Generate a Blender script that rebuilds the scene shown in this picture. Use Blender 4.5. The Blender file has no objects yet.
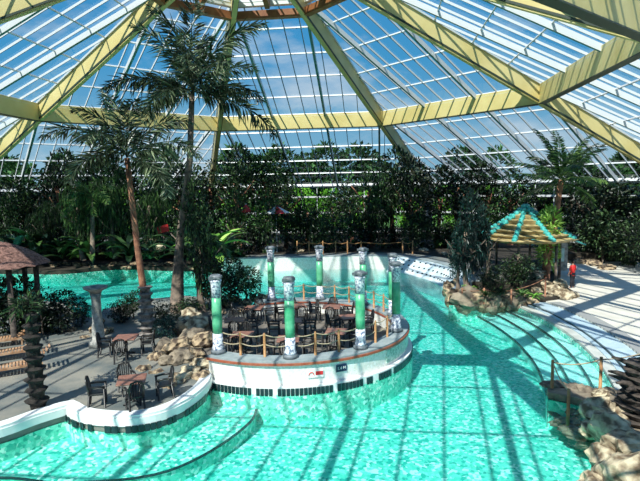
import bpy, bmesh, math, random
from mathutils import Vector, Matrix, noise
from math import sin, cos, pi, radians, atan2, sqrt
random.seed(7)
R = random
C = bpy.context.scene.collection
CAMZ = 7.1
F, PIT, ROL = 519.83, 0.106, -0.018

# ------------------------------------------------------------------ helpers
def ray(u, v):
    X, Y = u - 320, v - 240.5
    c, s = cos(-ROL), sin(-ROL)
    X, Y = X*c - Y*s, X*s + Y*c
    cp, sp = cos(PIT), sin(PIT)
    return X, F*cp + (-Y)*sp, -F*sp + (-Y)*cp
def G(u, v, z=0.0):
    x, y, w = ray(u, v); t = (z - CAMZ)/w
    return Vector((x*t, y*t, z))
def AT(u, v, Y):
    x, y, w = ray(u, v); t = Y/y
    return Vector((x*t, Y, CAMZ + w*t))
def PX(p):
    x, y, z = p[0], p[1], p[2] - CAMZ
    cp, sp = cos(PIT), sin(PIT)
    d = max(y*cp - z*sp, 1e-3); uu = y*sp + z*cp
    X, Y = F*x/d, -F*uu/d
    c, s = cos(ROL), sin(ROL)
    return 320 + X*c - Y*s, 240.5 + X*s + Y*c

def obj(name, bm, mat, parent=None, smooth=False):
    me = bpy.data.meshes.new(name)
    if not isinstance(bm, bpy.types.Mesh):
        bm.to_mesh(me); bm.free()
    else:
        me = bm
    if mat is not None and not me.materials:
        for m in (mat if isinstance(mat, (list, tuple)) else [mat]): me.materials.append(m)
    if smooth:
        for p in me.polygons: p.use_smooth = True
    o = bpy.data.objects.new(name, me); C.objects.link(o)
    if parent: o.parent = parent
    return o
def tag(o, label=None, cat=None, group=None, kind=None):
    if label: o['label'] = label
    if cat: o['category'] = cat
    if group: o['group'] = group
    if kind: o['kind'] = kind
    return o
def thing(name, label, cat, loc=(0,0,0), rz=0, group=None, sc=1):
    o = bpy.data.objects.new(name, None); C.objects.link(o)
    o.location = loc; o.rotation_euler = (0,0,rz); o.scale = (sc,sc,sc)
    o.empty_display_size = .2
    return tag(o, label, cat, group)
def struct(name, bm, mat, parent=None, smooth=False):
    o = obj(name, bm, mat, parent, smooth)
    if not parent: o['kind'] = 'structure'
    return o
def dup(root, loc, rz=0, sc=1, label=None, group=None):
    r = root.copy(); C.objects.link(r); r.location = loc; r.rotation_euler = (0,0,rz)
    r.scale = sc if isinstance(sc, (tuple, list)) else (sc,sc,sc)
    if label: r['label'] = label
    if group: r['group'] = group
    for ch in list(root.children):
        c = ch.copy(); C.objects.link(c); c.parent = r
        for g in ch.children:
            d = g.copy(); C.objects.link(d); d.parent = c
    return r

def box(bm, c, s, rz=0, mi=0):
    M = Matrix.Translation(c) @ Matrix.Rotation(rz, 4, 'Z') @ Matrix.Diagonal((s[0], s[1], s[2], 1))
    r = bmesh.ops.create_cube(bm, size=1, matrix=M)
    for f in {f for v in r['verts'] for f in v.link_faces}: f.material_index = mi
def beam(bm, a, b, w, d, up=Vector((0,0,1)), drop=0.0, mi=0, mb=None):
    """box from a to b; w across, d along up, hanging below the line a-b"""
    a, b = Vector(a), Vector(b); t = (b-a).normalized()
    s = t.cross(up).normalized(); n = s.cross(t).normalized()
    vs = []
    for p in (a, b):
        for (i, j) in ((-.5, 0), (.5, 0), (.5, -1), (-.5, -1)):
            vs.append(bm.verts.new(p + s*w*i + n*(d*j - drop)))
    for q in ((0,1,2,3), (7,6,5,4), (0,4,5,1), (1,5,6,2), (2,6,7,3), (3,7,4,0)):
        f = bm.faces.new([vs[k] for k in q]); f.material_index = mb if (mb is not None and q[0] == 2) else mi
def tube(bm, pts, rad, n=8, mi=0, caps=True):
    pts = [Vector(p) for p in pts]; rings = []
    for i, p in enumerate(pts):
        t = (pts[min(i+1, len(pts)-1)] - pts[max(i-1, 0)]).normalized()
        a = Vector((1,0,0)) if abs(t.x) < .8 else Vector((0,1,0))
        s = t.cross(a).normalized(); q = t.cross(s)
        r = rad[i] if isinstance(rad, (list, tuple)) else rad
        rings.append([bm.verts.new(p + (s*cos(2*pi*k/n) + q*sin(2*pi*k/n))*r) for k in range(n)])
    for a, b in zip(rings, rings[1:]):
        for k in range(n):
            f = bm.faces.new((a[k], a[(k+1)%n], b[(k+1)%n], b[k])); f.material_index = mi; f.smooth = True
    if caps:
        for r in (rings[0], rings[-1]):
            try: bm.faces.new(r).material_index = mi
            except Exception: pass
def lathe(bm, prof, n=16, c=(0,0,0), mi=0, sm=True):
    rings = []
    for r, z in prof:
        rings.append([bm.verts.new((c[0]+max(r,.001)*cos(2*pi*k/n), c[1]+max(r,.001)*sin(2*pi*k/n), c[2]+z)) for k in range(n)])
    for a, b in zip(rings, rings[1:]):
        for k in range(n):
            f = bm.faces.new((a[k], a[(k+1)%n], b[(k+1)%n], b[k])); f.material_index = mi; f.smooth = sm
    bm.faces.new(rings[0][::-1]).material_index = mi; bm.faces.new(rings[-1]).material_index = mi
def prism(pts, z0, z1):
    bm = bmesh.new()
    lo = [bm.verts.new((p[0], p[1], z0)) for p in pts]; hi = [bm.verts.new((p[0], p[1], z1)) for p in pts]
    n = len(pts)
    bm.faces.new(hi); bm.faces.new(lo[::-1])
    for k in range(n): bm.faces.new((lo[k], lo[(k+1)%n], hi[(k+1)%n], hi[k]))
    bmesh.ops.recalc_face_normals(bm, faces=bm.faces[:])
    bmesh.ops.triangulate(bm, faces=[f for f in bm.faces if len(f.verts) > 4])
    return bm
def strip(bm, pts, w, z0, z1, side=0.0, mi=0):
    """a wall/coping swept along a polyline; side shifts it sideways"""
    P = [Vector((p[0], p[1], 0)) for p in pts]; L = []
    for i, p in enumerate(P):
        t = (P[min(i+1, len(P)-1)] - P[max(i-1, 0)]).normalized(); n = Vector((-t.y, t.x, 0))
        a, b = p + n*(side - w/2), p + n*(side + w/2)
        L.append([bm.verts.new((a.x,a.y,z0)), bm.verts.new((b.x,b.y,z0)), bm.verts.new((b.x,b.y,z1)), bm.verts.new((a.x,a.y,z1))])
    for a, b in zip(L, L[1:]):
        for k in range(4): bm.faces.new((a[k], a[(k+1)%4], b[(k+1)%4], b[k])).material_index = mi
    bm.faces.new(L[0][::-1]).material_index = mi; bm.faces.new(L[-1]).material_index = mi
    bmesh.ops.recalc_face_normals(bm, faces=bm.faces[:])
def smoothline(pts, n=6):
    out = []; P = [Vector((p[0], p[1], 0)) for p in pts]
    for i in range(len(P)-1):
        p0, p1, p2, p3 = P[max(i-1,0)], P[i], P[i+1], P[min(i+2, len(P)-1)]
        for k in range(n):
            t = k/n
            out.append(.5*((2*p1) + (p2-p0)*t + (2*p0-5*p1+4*p2-p3)*t*t + (3*p1-p0-3*p2+p3)*t**3))
    out.append(P[-1]); return [(p.x, p.y) for p in out]
def arc(c, r, a0, a1, n):
    return [(c[0] + r*cos(a0+(a1-a0)*k/n), c[1] + r*sin(a0+(a1-a0)*k/n)) for k in range(n+1)]

# ------------------------------------------------------------------ materials
def newmat(name):
    m = bpy.data.materials.new(name); m.use_nodes = True
    return m, m.node_tree, m.node_tree.nodes['Principled BSDF']
def mat(name, col, rough=.6, metal=0, var=None, scale=4, bump=0, bscale=20, spec=.5, detail=4, contrast=(.35,.65)):
    m, t, b = newmat(name)
    b.inputs['Base Color'].default_value = (*col, 1); b.inputs['Roughness'].default_value = rough
    b.inputs['Metallic'].default_value = metal; b.inputs['Specular IOR Level'].default_value = spec
    tc = t.nodes.new('ShaderNodeTexCoord')
    if var is not None:
        nz = t.nodes.new('ShaderNodeTexNoise'); nz.inputs['Scale'].default_value = scale; nz.inputs['Detail'].default_value = detail
        t.links.new(tc.outputs['Object'], nz.inputs['Vector'])
        rp = t.nodes.new('ShaderNodeValToRGB'); e = rp.color_ramp.elements
        e[0].position, e[1].position = contrast
        e[0].color = (*col, 1); e[1].color = (*var, 1)
        t.links.new(nz.outputs['Fac'], rp.inputs['Fac']); t.links.new(rp.outputs['Color'], b.inputs['Base Color'])
    if bump:
        nb = t.nodes.new('ShaderNodeTexNoise'); nb.inputs['Scale'].default_value = bscale
        t.links.new(tc.outputs['Object'], nb.inputs['Vector'])
        bp = t.nodes.new('ShaderNodeBump'); bp.inputs['Strength'].default_value = bump; bp.inputs['Distance'].default_value = .05
        t.links.new(nb.outputs['Fac'], bp.inputs['Height']); t.links.new(bp.outputs['Normal'], b.inputs['Normal'])
    return m
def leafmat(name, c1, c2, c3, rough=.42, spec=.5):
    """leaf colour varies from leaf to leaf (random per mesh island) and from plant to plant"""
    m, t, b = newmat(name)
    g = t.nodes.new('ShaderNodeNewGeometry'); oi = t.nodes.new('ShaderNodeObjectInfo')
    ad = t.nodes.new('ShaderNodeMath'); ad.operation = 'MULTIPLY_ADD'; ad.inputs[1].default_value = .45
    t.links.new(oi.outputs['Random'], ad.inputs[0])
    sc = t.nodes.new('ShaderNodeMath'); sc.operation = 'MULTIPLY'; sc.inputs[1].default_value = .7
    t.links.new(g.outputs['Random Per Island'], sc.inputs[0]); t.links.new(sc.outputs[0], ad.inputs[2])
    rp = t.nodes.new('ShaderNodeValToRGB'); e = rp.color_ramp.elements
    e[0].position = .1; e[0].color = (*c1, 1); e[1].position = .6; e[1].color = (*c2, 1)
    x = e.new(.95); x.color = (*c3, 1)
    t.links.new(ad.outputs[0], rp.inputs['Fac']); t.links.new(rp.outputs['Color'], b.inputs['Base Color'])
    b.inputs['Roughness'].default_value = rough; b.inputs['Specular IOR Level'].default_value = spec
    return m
def tilemat(name, cols, size, grout=None, rough=.3, wn=None):
    """small mosaic tiles of mixed colours"""
    m, t, b = newmat(name)
    tc = t.nodes.new('ShaderNodeTexCoord'); vo = t.nodes.new('ShaderNodeTexVoronoi')
    vo.inputs['Scale'].default_value = 1/size
    t.links.new(tc.outputs['Object'], vo.inputs['Vector'])
    wnz = t.nodes.new('ShaderNodeSeparateColor'); t.links.new(vo.outputs['Color'], wnz.inputs[0])
    rp = t.nodes.new('ShaderNodeValToRGB'); rp.color_ramp.interpolation = 'CONSTANT'
    e = rp.color_ramp.elements
    e[0].position = 0; e[0].color = (*cols[0][1], 1); e[1].position = cols[1][0]; e[1].color = (*cols[1][1], 1)
    for p, c in cols[2:]:
        x = e.new(p); x.color = (*c, 1)
    t.links.new(wnz.outputs[0], rp.inputs['Fac']); t.links.new(rp.outputs['Color'], b.inputs['Base Color'])
    b.inputs['Roughness'].default_value = rough
    return m

def glassmat(name, tint, gl=.06):
    m = bpy.data.materials.new(name); m.use_nodes = True; t = m.node_tree; t.nodes.clear()
    o = t.nodes.new('ShaderNodeOutputMaterial'); mx = t.nodes.new('ShaderNodeMixShader')
    tr = t.nodes.new('ShaderNodeBsdfTransparent'); tr.inputs[0].default_value = (*tint, 1)
    gs = t.nodes.new('ShaderNodeBsdfGlossy'); gs.inputs['Roughness'].default_value = .08
    lw = t.nodes.new('ShaderNodeFresnel'); lw.inputs['IOR'].default_value = 1.3
    mm = t.nodes.new('ShaderNodeMath'); mm.operation = 'MULTIPLY_ADD'; mm.inputs[1].default_value = .6; mm.inputs[2].default_value = gl*.5
    t.links.new(lw.outputs[0], mm.inputs[0]); t.links.new(mm.outputs[0], mx.inputs[0])
    t.links.new(tr.outputs[0], mx.inputs[1]); t.links.new(gs.outputs[0], mx.inputs[2]); t.links.new(mx.outputs[0], o.inputs[0])
    return m
def watermat():
    m = bpy.data.materials.new('pool_water'); m.use_nodes = True; t = m.node_tree; t.nodes.clear()
    o = t.nodes.new('ShaderNodeOutputMaterial'); mx = t.nodes.new('ShaderNodeMixShader')
    tr = t.nodes.new('ShaderNodeBsdfTransparent'); tr.inputs[0].default_value = (.93, 1, .99, 1)
    gs = t.nodes.new('ShaderNodeBsdfGlossy'); gs.inputs['Roughness'].default_value = .03
    tc = t.nodes.new('ShaderNodeTexCoord')
    n1 = t.nodes.new('ShaderNodeTexNoise'); n1.inputs['Scale'].default_value = 3.4; n1.inputs['Detail'].default_value = 3
    n1.inputs['Distortion'].default_value = .8
    t.links.new(tc.outputs['Object'], n1.inputs['Vector'])
    bp = t.nodes.new('ShaderNodeBump'); bp.inputs['Strength'].default_value = .6; bp.inputs['Distance'].default_value = .06
    t.links.new(n1.outputs['Fac'], bp.inputs['Height'])
    fr = t.nodes.new('ShaderNodeFresnel'); fr.inputs['IOR'].default_value = 1.33
    t.links.new(bp.outputs[0], fr.inputs['Normal']); t.links.new(bp.outputs[0], gs.inputs['Normal'])
    t.links.new(fr.outputs[0], mx.inputs[0])
    t.links.new(tr.outputs[0], mx.inputs[1]); t.links.new(gs.outputs[0], mx.inputs[2]); t.links.new(mx.outputs[0], o.inputs[0])
    va = t.nodes.new('ShaderNodeVolumeAbsorption'); va.inputs['Color'].default_value = (.08, .86, .90, 1); va.inputs['Density'].default_value = .24
    t.links.new(va.outputs[0], o.inputs['Volume'])
    return m

M = {}
M['yellow'] = mat('yellow_timber', (.68,.57,.26), .45, var=(.58,.47,.18), scale=.5)
M['brown'] = mat('brown_timber', (.22,.075,.03), .5, var=(.32,.13,.05), scale=2)
M['white'] = mat('white_paint', (.62,.64,.66), .4)
M['flange'] = mat('dark_flange', (.035,.05,.035), .5)
M['palegreen'] = mat('pale_green_paint', (.38,.49,.48), .4)
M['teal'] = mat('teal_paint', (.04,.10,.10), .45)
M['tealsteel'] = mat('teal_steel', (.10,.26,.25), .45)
M['glass'] = glassmat('roof_glass', (.90,.96,.97))
M['water'] = watermat()
M['caustictile'] = tilemat('turquoise_caustic_mosaic', [(0,(.12,.66,.51)), (.25,(.20,.74,.59)), (.5,(.30,.80,.67)), (.66,(.03,.46,.36)), (.82,(.84,.94,.86))], .10)  # white and dark cells paint caustic sparkle into the tile colours
M['steptile'] = tilemat('pale_step_mosaic', [(0,(.46,.84,.76)), (.3,(.58,.9,.84)), (.6,(.72,.93,.9)), (.85,(.4,.76,.72))], .1)
M['wall'] = tilemat('white_mosaic', [(0,(.78,.76,.70)), (.3,(.84,.82,.77)), (.6,(.70,.70,.64)), (.85,(.86,.86,.84))], .07)
M['greymosaic'] = tilemat('grey_green_mosaic', [(0,(.35,.5,.42)), (.3,(.5,.62,.55)), (.6,(.62,.7,.64)), (.85,(.25,.38,.32))], .06)
M['darktile'] = mat('dark_edge_tile', (.012,.03,.035), .25)
M['redtile'] = mat('red_brown_tile', (.33,.07,.035), .4, var=(.42,.12,.06), scale=6)
M['coping'] = mat('grey_coping', (.22,.27,.28), .55, var=(.34,.38,.38), scale=3)
M['whitecoping'] = mat('white_coping', (.76,.78,.76), .5, var=(.84,.84,.82), scale=3)
M['bluepave'] = mat('pale_blue_tile', (.38,.50,.57), .45, var=(.50,.62,.68), scale=2)
M['kerb'] = mat('grey_kerb', (.44,.45,.41), .6, var=(.58,.58,.53), scale=2)
M['weir'] = mat('weir_tile', (.40,.50,.56), .4, var=(.72,.78,.8), scale=1.2)
M['paving'] = mat('beige_paving', (.58,.54,.46), .7, var=(.70,.65,.56), scale=1.3)
M['leftpave'] = mat('shade_dappled_paving', (.10,.12,.12), .75, var=(.26,.24,.2), scale=.8, bump=.3)  # tree shade with lighter dapples is mixed into this paving colour
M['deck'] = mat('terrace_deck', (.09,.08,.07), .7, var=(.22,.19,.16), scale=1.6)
M['soil'] = mat('dark_soil', (.018,.014,.01), .9, var=(.045,.035,.022), scale=2, bump=.5)
M['rock'] = mat('tan_rock', (.07,.045,.03), .85, var=(.46,.34,.21), scale=3.8, bump=1, bscale=7, detail=7, contrast=(.4,.6))
M['rockdark'] = mat('brown_rock', (.08,.06,.045), .85, var=(.30,.24,.17), scale=2.5, bump=1, bscale=8, detail=7)
M['rockpale'] = mat('pale_rock', (.14,.095,.055), .85, var=(.60,.50,.34), scale=3.8, bump=1, bscale=7, detail=7, contrast=(.38,.6))
M['marble'] = mat('mottled_white', (.16,.20,.30), .35, var=(.82,.82,.86), scale=12, detail=5, contrast=(.40,.55))
M['greencol'] = mat('green_glaze', (.05,.38,.18), .3, var=(.16,.52,.30), scale=3)
M['stone'] = mat('grey_stone', (.16,.17,.16), .7, var=(.42,.4,.36), scale=5, bump=.5)
M['darkcap'] = mat('dark_cap', (.06,.08,.09), .5, var=(.2,.22,.24), scale=6)
M['chair'] = mat('dark_wood', (.014,.013,.012), .35)
M['tabletop'] = mat('red_brown_tabletop', (.20,.085,.06), .4, var=(.32,.15,.10), scale=4)
M['post'] = mat('orange_wood', (.34,.15,.05), .6, var=(.46,.25,.10), scale=8)
M['rope'] = mat('pale_rope', (.42,.34,.22), .8)
M['bark'] = mat('grey_brown_bark', (.07,.055,.045), .85, var=(.26,.19,.14), scale=3.5, bump=.8, bscale=12)
M['barkred'] = mat('reddish_bark', (.14,.05,.03), .85, var=(.42,.2,.11), scale=3, bump=.6)
M['bootsdark'] = mat('black_shaggy_bark', (.008,.007,.006), .95, var=(.035,.028,.024), scale=6, bump=.8)
M['boots'] = mat('shaggy_bark', (.02,.016,.014), .9, var=(.11,.085,.07), scale=6, bump=.8)
M['bootspale'] = mat('grey_ringed_bark', (.05,.045,.04), .9, var=(.36,.31,.28), scale=4, bump=.8)
M['thatch'] = mat('red_thatch', (.10,.045,.035), .9, var=(.36,.19,.15), scale=9, bump=1, bscale=30)
M['bamboo'] = mat('yellow_roof_tile', (.24,.17,.07), .55, var=(.55,.43,.2), scale=2.5)
M['tealtile'] = mat('teal_ridge_tile', (.03,.33,.30), .3, var=(.10,.5,.45), scale=5)
M['loungerwood'] = mat('orange_brown_slats', (.32,.16,.08), .6, var=(.55,.34,.2), scale=5)
M['red'] = mat('red_cloth', (.65,.02,.02), .6)
M['whitecloth'] = mat('white_cloth', (.75,.75,.75), .7)
M['navy'] = mat('navy_enamel', (.01,.02,.07), .3)
M['skin'] = mat('skin', (.45,.24,.16), .5)
M['hair'] = mat('dark_hair', (.03,.018,.012), .6)
M['trousers'] = mat('dark_trousers', (.02,.02,.03), .8)
M['grass'] = mat('lawn', (.06,.17,.03), .9, var=(.12,.26,.05), scale=.4)
M['concrete'] = mat('grey_concrete', (.3,.3,.29), .8)
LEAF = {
 'dark': leafmat('dark_leaf', (.002,.004,.002), (.006,.016,.006), (.07,.13,.045), spec=.35),  # palest tone paints highlights onto random leaves
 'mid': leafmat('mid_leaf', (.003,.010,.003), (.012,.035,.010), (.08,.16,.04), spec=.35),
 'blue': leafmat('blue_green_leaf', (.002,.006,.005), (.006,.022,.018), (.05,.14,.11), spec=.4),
 'lime': leafmat('lime_leaf', (.04,.13,.015), (.18,.40,.05), (.45,.66,.15)),
 'out': leafmat('outdoor_leaf', (.005,.02,.006), (.018,.065,.018), (.07,.19,.05), rough=.6, spec=.2),
 'outlime': leafmat('outdoor_bright_leaf', (.05,.17,.01), (.12,.36,.02), (.25,.55,.06), rough=.6, spec=.2),
 'palm': leafmat('palm_leaflet', (.008,.016,.008), (.035,.06,.025), (.30,.36,.22), rough=.35),  # pale last tone is a painted highlight on some leaflets
 'palmlime': leafmat('palm_green_leaflet', (.01,.03,.006), (.03,.085,.02), (.16,.27,.07), rough=.4),
}

# ------------------------------------------------------------------ leaves
def leaf(bm, p, d, n, L, W, fold=.25):
    d = d.normalized(); s = d.cross(n)
    if s.length < 1e-4: s = d.cross(Vector((1,0,.3)))
    s.normalize(); n = s.cross(d)
    a = bm.verts.new(p); m1 = bm.verts.new(p + d*L*.45 + s*W*.5 + n*W*fold)
    m2 = bm.verts.new(p + d*L*.45 - s*W*.5 + n*W*fold); t = bm.verts.new(p + d*L - n*L*.12)
    bm.faces.new((a, m1, t)); bm.faces.new((a, t, m2))
def rnd():
    while True:
        v = Vector((R.uniform(-1,1), R.uniform(-1,1), R.uniform(-1,1)))
        if .05 < v.length < 1: return v
def crown_mesh(name, rx, rz, n, L, W, lumps=9, hang=0.0, seed=0):
    R.seed(seed); bm = bmesh.new()
    cs = [Vector((0,0,0))] + [Vector((v.x*rx*.62, v.y*rx*.62, v.z*rz*.62)) for v in (rnd().normalized() for _ in range(lumps))]
    for i in range(n):
        c = cs[i % len(cs)]; v = rnd().normalized()
        k = R.uniform(.55, 1)**.5 * .55
        p = c + Vector((v.x*rx*k, v.y*rx*k, v.z*rz*k))
        d = (v + rnd()*.8 + Vector((0,0,-hang))).normalized()
        leaf(bm, p, d, (Vector((0,0,1)) + rnd()*.6).normalized(), L*R.uniform(.6,1.3), W*R.uniform(.7,1.2))
    me = bpy.data.meshes.new(name); bm.to_mesh(me); bm.free(); return me
def trunk_mesh(name, h, r0, r1, lean=.3, branches=4, rx=1.5, seed=0):
    R.seed(seed); bm = bmesh.new(); lx, ly = R.uniform(-lean,lean), R.uniform(-lean,lean)
    P = [Vector((lx*sin(t*2.4), ly*sin(t*3), h*t)) for t in (0,.25,.5,.75,1)]
    tube(bm, P, [r0*1.3, r0, (r0+r1)/2, r1*1.1, r1], 8)
    for k in range(branches):
        a = 2*pi*k/branches + R.uniform(-.4,.4); s = R.uniform(.5,.85)
        b = P[2].lerp(P[4], (s-.5)*2)
        e = b + Vector((cos(a)*rx*.7, sin(a)*rx*.7, h*.28))
        tube(bm, [b, b.lerp(e,.5) + Vector((0,0,-.05*h)), e], [r1*.7, r1*.5, r1*.2], 5)
    me = bpy.data.meshes.new(name); bm.to_mesh(me); bm.free(); return me
def bigleaf_mesh(name, n, L, W, h, seed=0, up=.9):
    """banana-like plant: arching broad blades out of one stool"""
    R.seed(seed); bm = bmesh.new()
    for i in range(n):
        a = i*2.4 + R.uniform(-.3,.3); el = R.uniform(.5, 1.35)*up
        l = L*R.uniform(.7,1.15); w = W*R.uniform(.8,1.15); p = Vector((0,0,h*R.uniform(0,.5)))
        side = Vector((-sin(a), cos(a), 0)); rows = []; ang = el; q = p.copy(); NS = 7
        for j in range(NS+1):
            t = j/NS; ww = w*.5*max(.04, sin(pi*min(1, .12+.88*t))**.7) if t > .12 else w*.03
            d = Vector((cos(a)*cos(ang), sin(a)*cos(ang), sin(ang)))
            nn = side.cross(d)
            rows.append([bm.verts.new(q + side*ww + nn*-ww*.35), bm.verts.new(q), bm.verts.new(q - side*ww + nn*-ww*.35)])
            q = q + d*l/NS; ang -= R.uniform(.12,.3)
        for r1, r2 in zip(rows, rows[1:]):
            bm.faces.new((r1[0], r1[1], r2[1], r2[0])); bm.faces.new((r1[1], r1[2], r2[2], r2[1]))
    me = bpy.data.meshes.new(name); bm.to_mesh(me); bm.free(); return me
def frond_mesh(name, L, W, pairs, droop, plume=0, seed=0, lw=.05):
    """one feather frond along +X, starting level"""
    R.seed(seed); bm = bmesh.new(); pts = []; q = Vector((0,0,0)); ang = 0.0; NS = 14
    for j in range(NS+1):
        pts.append((q.copy(), ang)); q = q + Vector((cos(ang), 0, sin(ang)))*L/NS; ang -= droop/NS*(.4 + 1.4*j/NS)
    tube(bm, [p for p, _ in pts], [.035*L/4*(1-.8*j/NS) for j in range(NS+1)], 4)
    for i in range(pairs):
        t = .1 + .9*i/pairs; f = t*NS; j = min(int(f), NS-1); p = pts[j][0].lerp(pts[j+1][0], f-j); an = pts[j][1]
        d = Vector((cos(an), 0, sin(an))); n = Vector((-sin(an), 0, cos(an)))
        ll = W*(sin(pi*min(1,(.18+.80*t)))**.6 + .12)
        for s in (-1, 1):
            for r in range(1 + plume):
                e = R.uniform(-.5,.35) if plume == 0 else R.uniform(-1.2, 1.1)
                dd = (Vector((0, s, 0))*cos(e) + n*sin(e)*(.9 if plume else .6) + d*R.uniform(.45,.75) + Vector((0,0,-.35))).normalized()
                leaf(bm, p, dd, n, ll*R.uniform(.8,1.1), lw*R.uniform(.8,1.3), fold=.15)
    me = bpy.data.meshes.new(name); bm.to_mesh(me); bm.free(); return me

# ------------------------------------------------------------------ dome geometry
h = 5.6; CX, CY = -.74*h, 5.86*h; PH = -1.063
ZR = CAMZ + h; RR = 3.788*h; RC = 1.228*h; ZC = CAMZ + 2.152*h; SL = (ZC-ZR)/(RR-RC)
BD = 1.35
RE = 36.5
def rv(k, r, dz=0.0):
    a = PH + k*pi/4
    return Vector((CX + r*sin(a), CY + r*cos(a), ZC - (r-RC)*SL + dz))
ZE = rv(0, RE, BD).z
nb = 0
fnames = ['yellow roof rib']
for k in range(-1, 7):
    bm = bmesh.new()
    beam(bm, rv(k, .25, BD), rv(k, RE-.3, BD), .34, BD)
    ro = struct('ceiling_beam', bm, M['yellow'])
    bm = bmesh.new(); tt_ = (rv(k, RE, 0) - rv(k, 1, 0)).cross(Vector((0,0,1))).normalized()
    for s_ in (-1, 1): beam(bm, rv(k, .25, .1) + tt_*s_*.18, rv(k, RE-.3, .1) + tt_*s_*.18, .08, .12)
    struct('bottom_edging', bm, M['flange'], ro)
    bm = bmesh.new()
    a, b = rv(k, RR, BD), rv(k+1, RR, BD)
    beam(bm, a, b, .45, BD)
    ro = struct('ceiling_beam', bm, M['yellow'])
    bm = bmesh.new(); beam(bm, rv(k, RR, .0), rv(k+1, RR, .0), .5, .06); struct('bottom_flange', bm, M['flange'], ro)
    bm = bmesh.new()
    a, b = rv(k, RC, BD), rv(k+1, RC, BD)
    beam(bm, a, b, .5, .55, drop=.8)
    m0 = (a+b)/2
    beam(bm, m0, rv(k, .3, BD).lerp(rv(k+1, .3, BD), .5), .35, .9)
    ro = struct('crown_beam', bm, M['brown'])
    bm = bmesh.new(); beam(bm, a, b, .4, .45); struct('fascia', bm, M['whitecoping'], ro)
wn = 0
def facet(k, r0, r1, npur, raf, spacing, off=.06):
    """one glazed roof facet between ribs k and k+1 from radius r0 (low) to r1 (high)"""
    global wn; wn += 1
    A, B, D, E_ = rv(k, r0, BD+off), rv(k+1, r0, BD+off), rv(k, r1, BD+off), rv(k+1, r1, BD+off)
    bm = bmesh.new(); bm.faces.new([bm.verts.new(p) for p in (A, B, E_, D)])
    w = struct('window_%d' % wn, bm, M['glass'])
    n = (B-A).cross(D-A).normalized(); n = n if n.z > 0 else -n
    e = (B-A).normalized(); mid = (A+B)/2; f = ((D+E_)/2 - mid); H = f.length; f.normalize()
    hw0, hw1 = (B-A).length/2, (E_-D).length/2
    bm = bmesh.new()
    c = spacing/2
    while c < hw0:
        for s in (-1, 1):
            t = 1 if c <= hw1 else (hw0-c)/(hw0-hw1)
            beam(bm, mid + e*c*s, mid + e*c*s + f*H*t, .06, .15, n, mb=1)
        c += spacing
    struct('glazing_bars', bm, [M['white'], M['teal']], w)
    for i in range(1, npur+1):
        t = i/(npur+1); bm = bmesh.new()
        beam(bm, A.lerp(D, t), B.lerp(E_, t), .08, .12, n, .02); struct('purlin', bm, M['white'], w)
    bm = bmesh.new(); beam(bm, A, B, .2, .3, n, .02); struct('purlin', bm, M['white'], w)
    for c in raf:
        if c >= hw0: continue
        for s in (-1, 1):
            t = 1 if c <= hw1 else (hw0-c)/(hw0-hw1); bm = bmesh.new()
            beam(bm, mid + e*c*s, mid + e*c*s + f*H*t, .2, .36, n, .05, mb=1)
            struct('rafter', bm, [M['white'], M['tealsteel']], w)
    for s, (P, Q) in ((1, (A, D)), (-1, (B, E_))):
        bm = bmesh.new(); beam(bm, P + e*s*.3, Q + e*s*.3, .08, .12, n, .02); struct('window_frame', bm, M['white'], w)
for k in range(-1, 7):
    facet(k, RR, RC, 4, (2.63,), 1.3)
    facet(k, RE, RR, 4, (2.63, 7.9), 1.3)
    facet(k, RC, .3, 2, (), .9)
# vertical glass walls under the eave
for k in range(-1, 7):
    A, B = rv(k, RE, BD), rv(k+1, RE, BD); wn += 1
    bm = bmesh.new()
    bm.faces.new([bm.verts.new(p) for p in (Vector((A.x,A.y,1.1)), Vector((B.x,B.y,1.1)), B, A)])
    w = struct('window_%d' % wn, bm, M['glass'])
    bm = bmesh.new(); n = 14
    for i in range(n+1):
        p = A.lerp(B, i/n); box(bm, (p.x, p.y, (1.1+ZE)/2), (.07,.07,ZE-1.1), atan2((B-A).y,(B-A).x))
    for z in (1.15, 3.6, 5.6, ZE-.12):
        beam(bm, Vector((A.x,A.y,z+.12)), Vector((B.x,B.y,z+.12)), .14, .2 if z < 6.5 else .36)
    struct('window_frame', bm, M['white'], w)
    bm = bmesh.new(); box(bm, (A.x, A.y, ZE/2), (.6,.6,ZE+.4), PH+k*pi/4); struct('trim_%d' % (k+2), bm, M['concrete'])
    bm = bmesh.new(); beam(bm, Vector((A.x,A.y,1.1)), Vector((B.x,B.y,1.1)), .3, 2.6); struct('wall_plinth', bm, M['concrete'])

# ------------------------------------------------------------------ ground, pool, terraces
bm = bmesh.new(); box(bm, (0, 60, -2.0), (400, 400, .8)); struct('floor_outdoor_lawn', bm, M['grass'])
bm = bmesh.new(); box(bm, (-6, 29, -1.2), (54, 46, .4)); struct('pool_floor', bm, M['caustictile'])

isl = (-1.35, 22.43); RI = 5.17
CS = (-12.0, 25.5)
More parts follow.
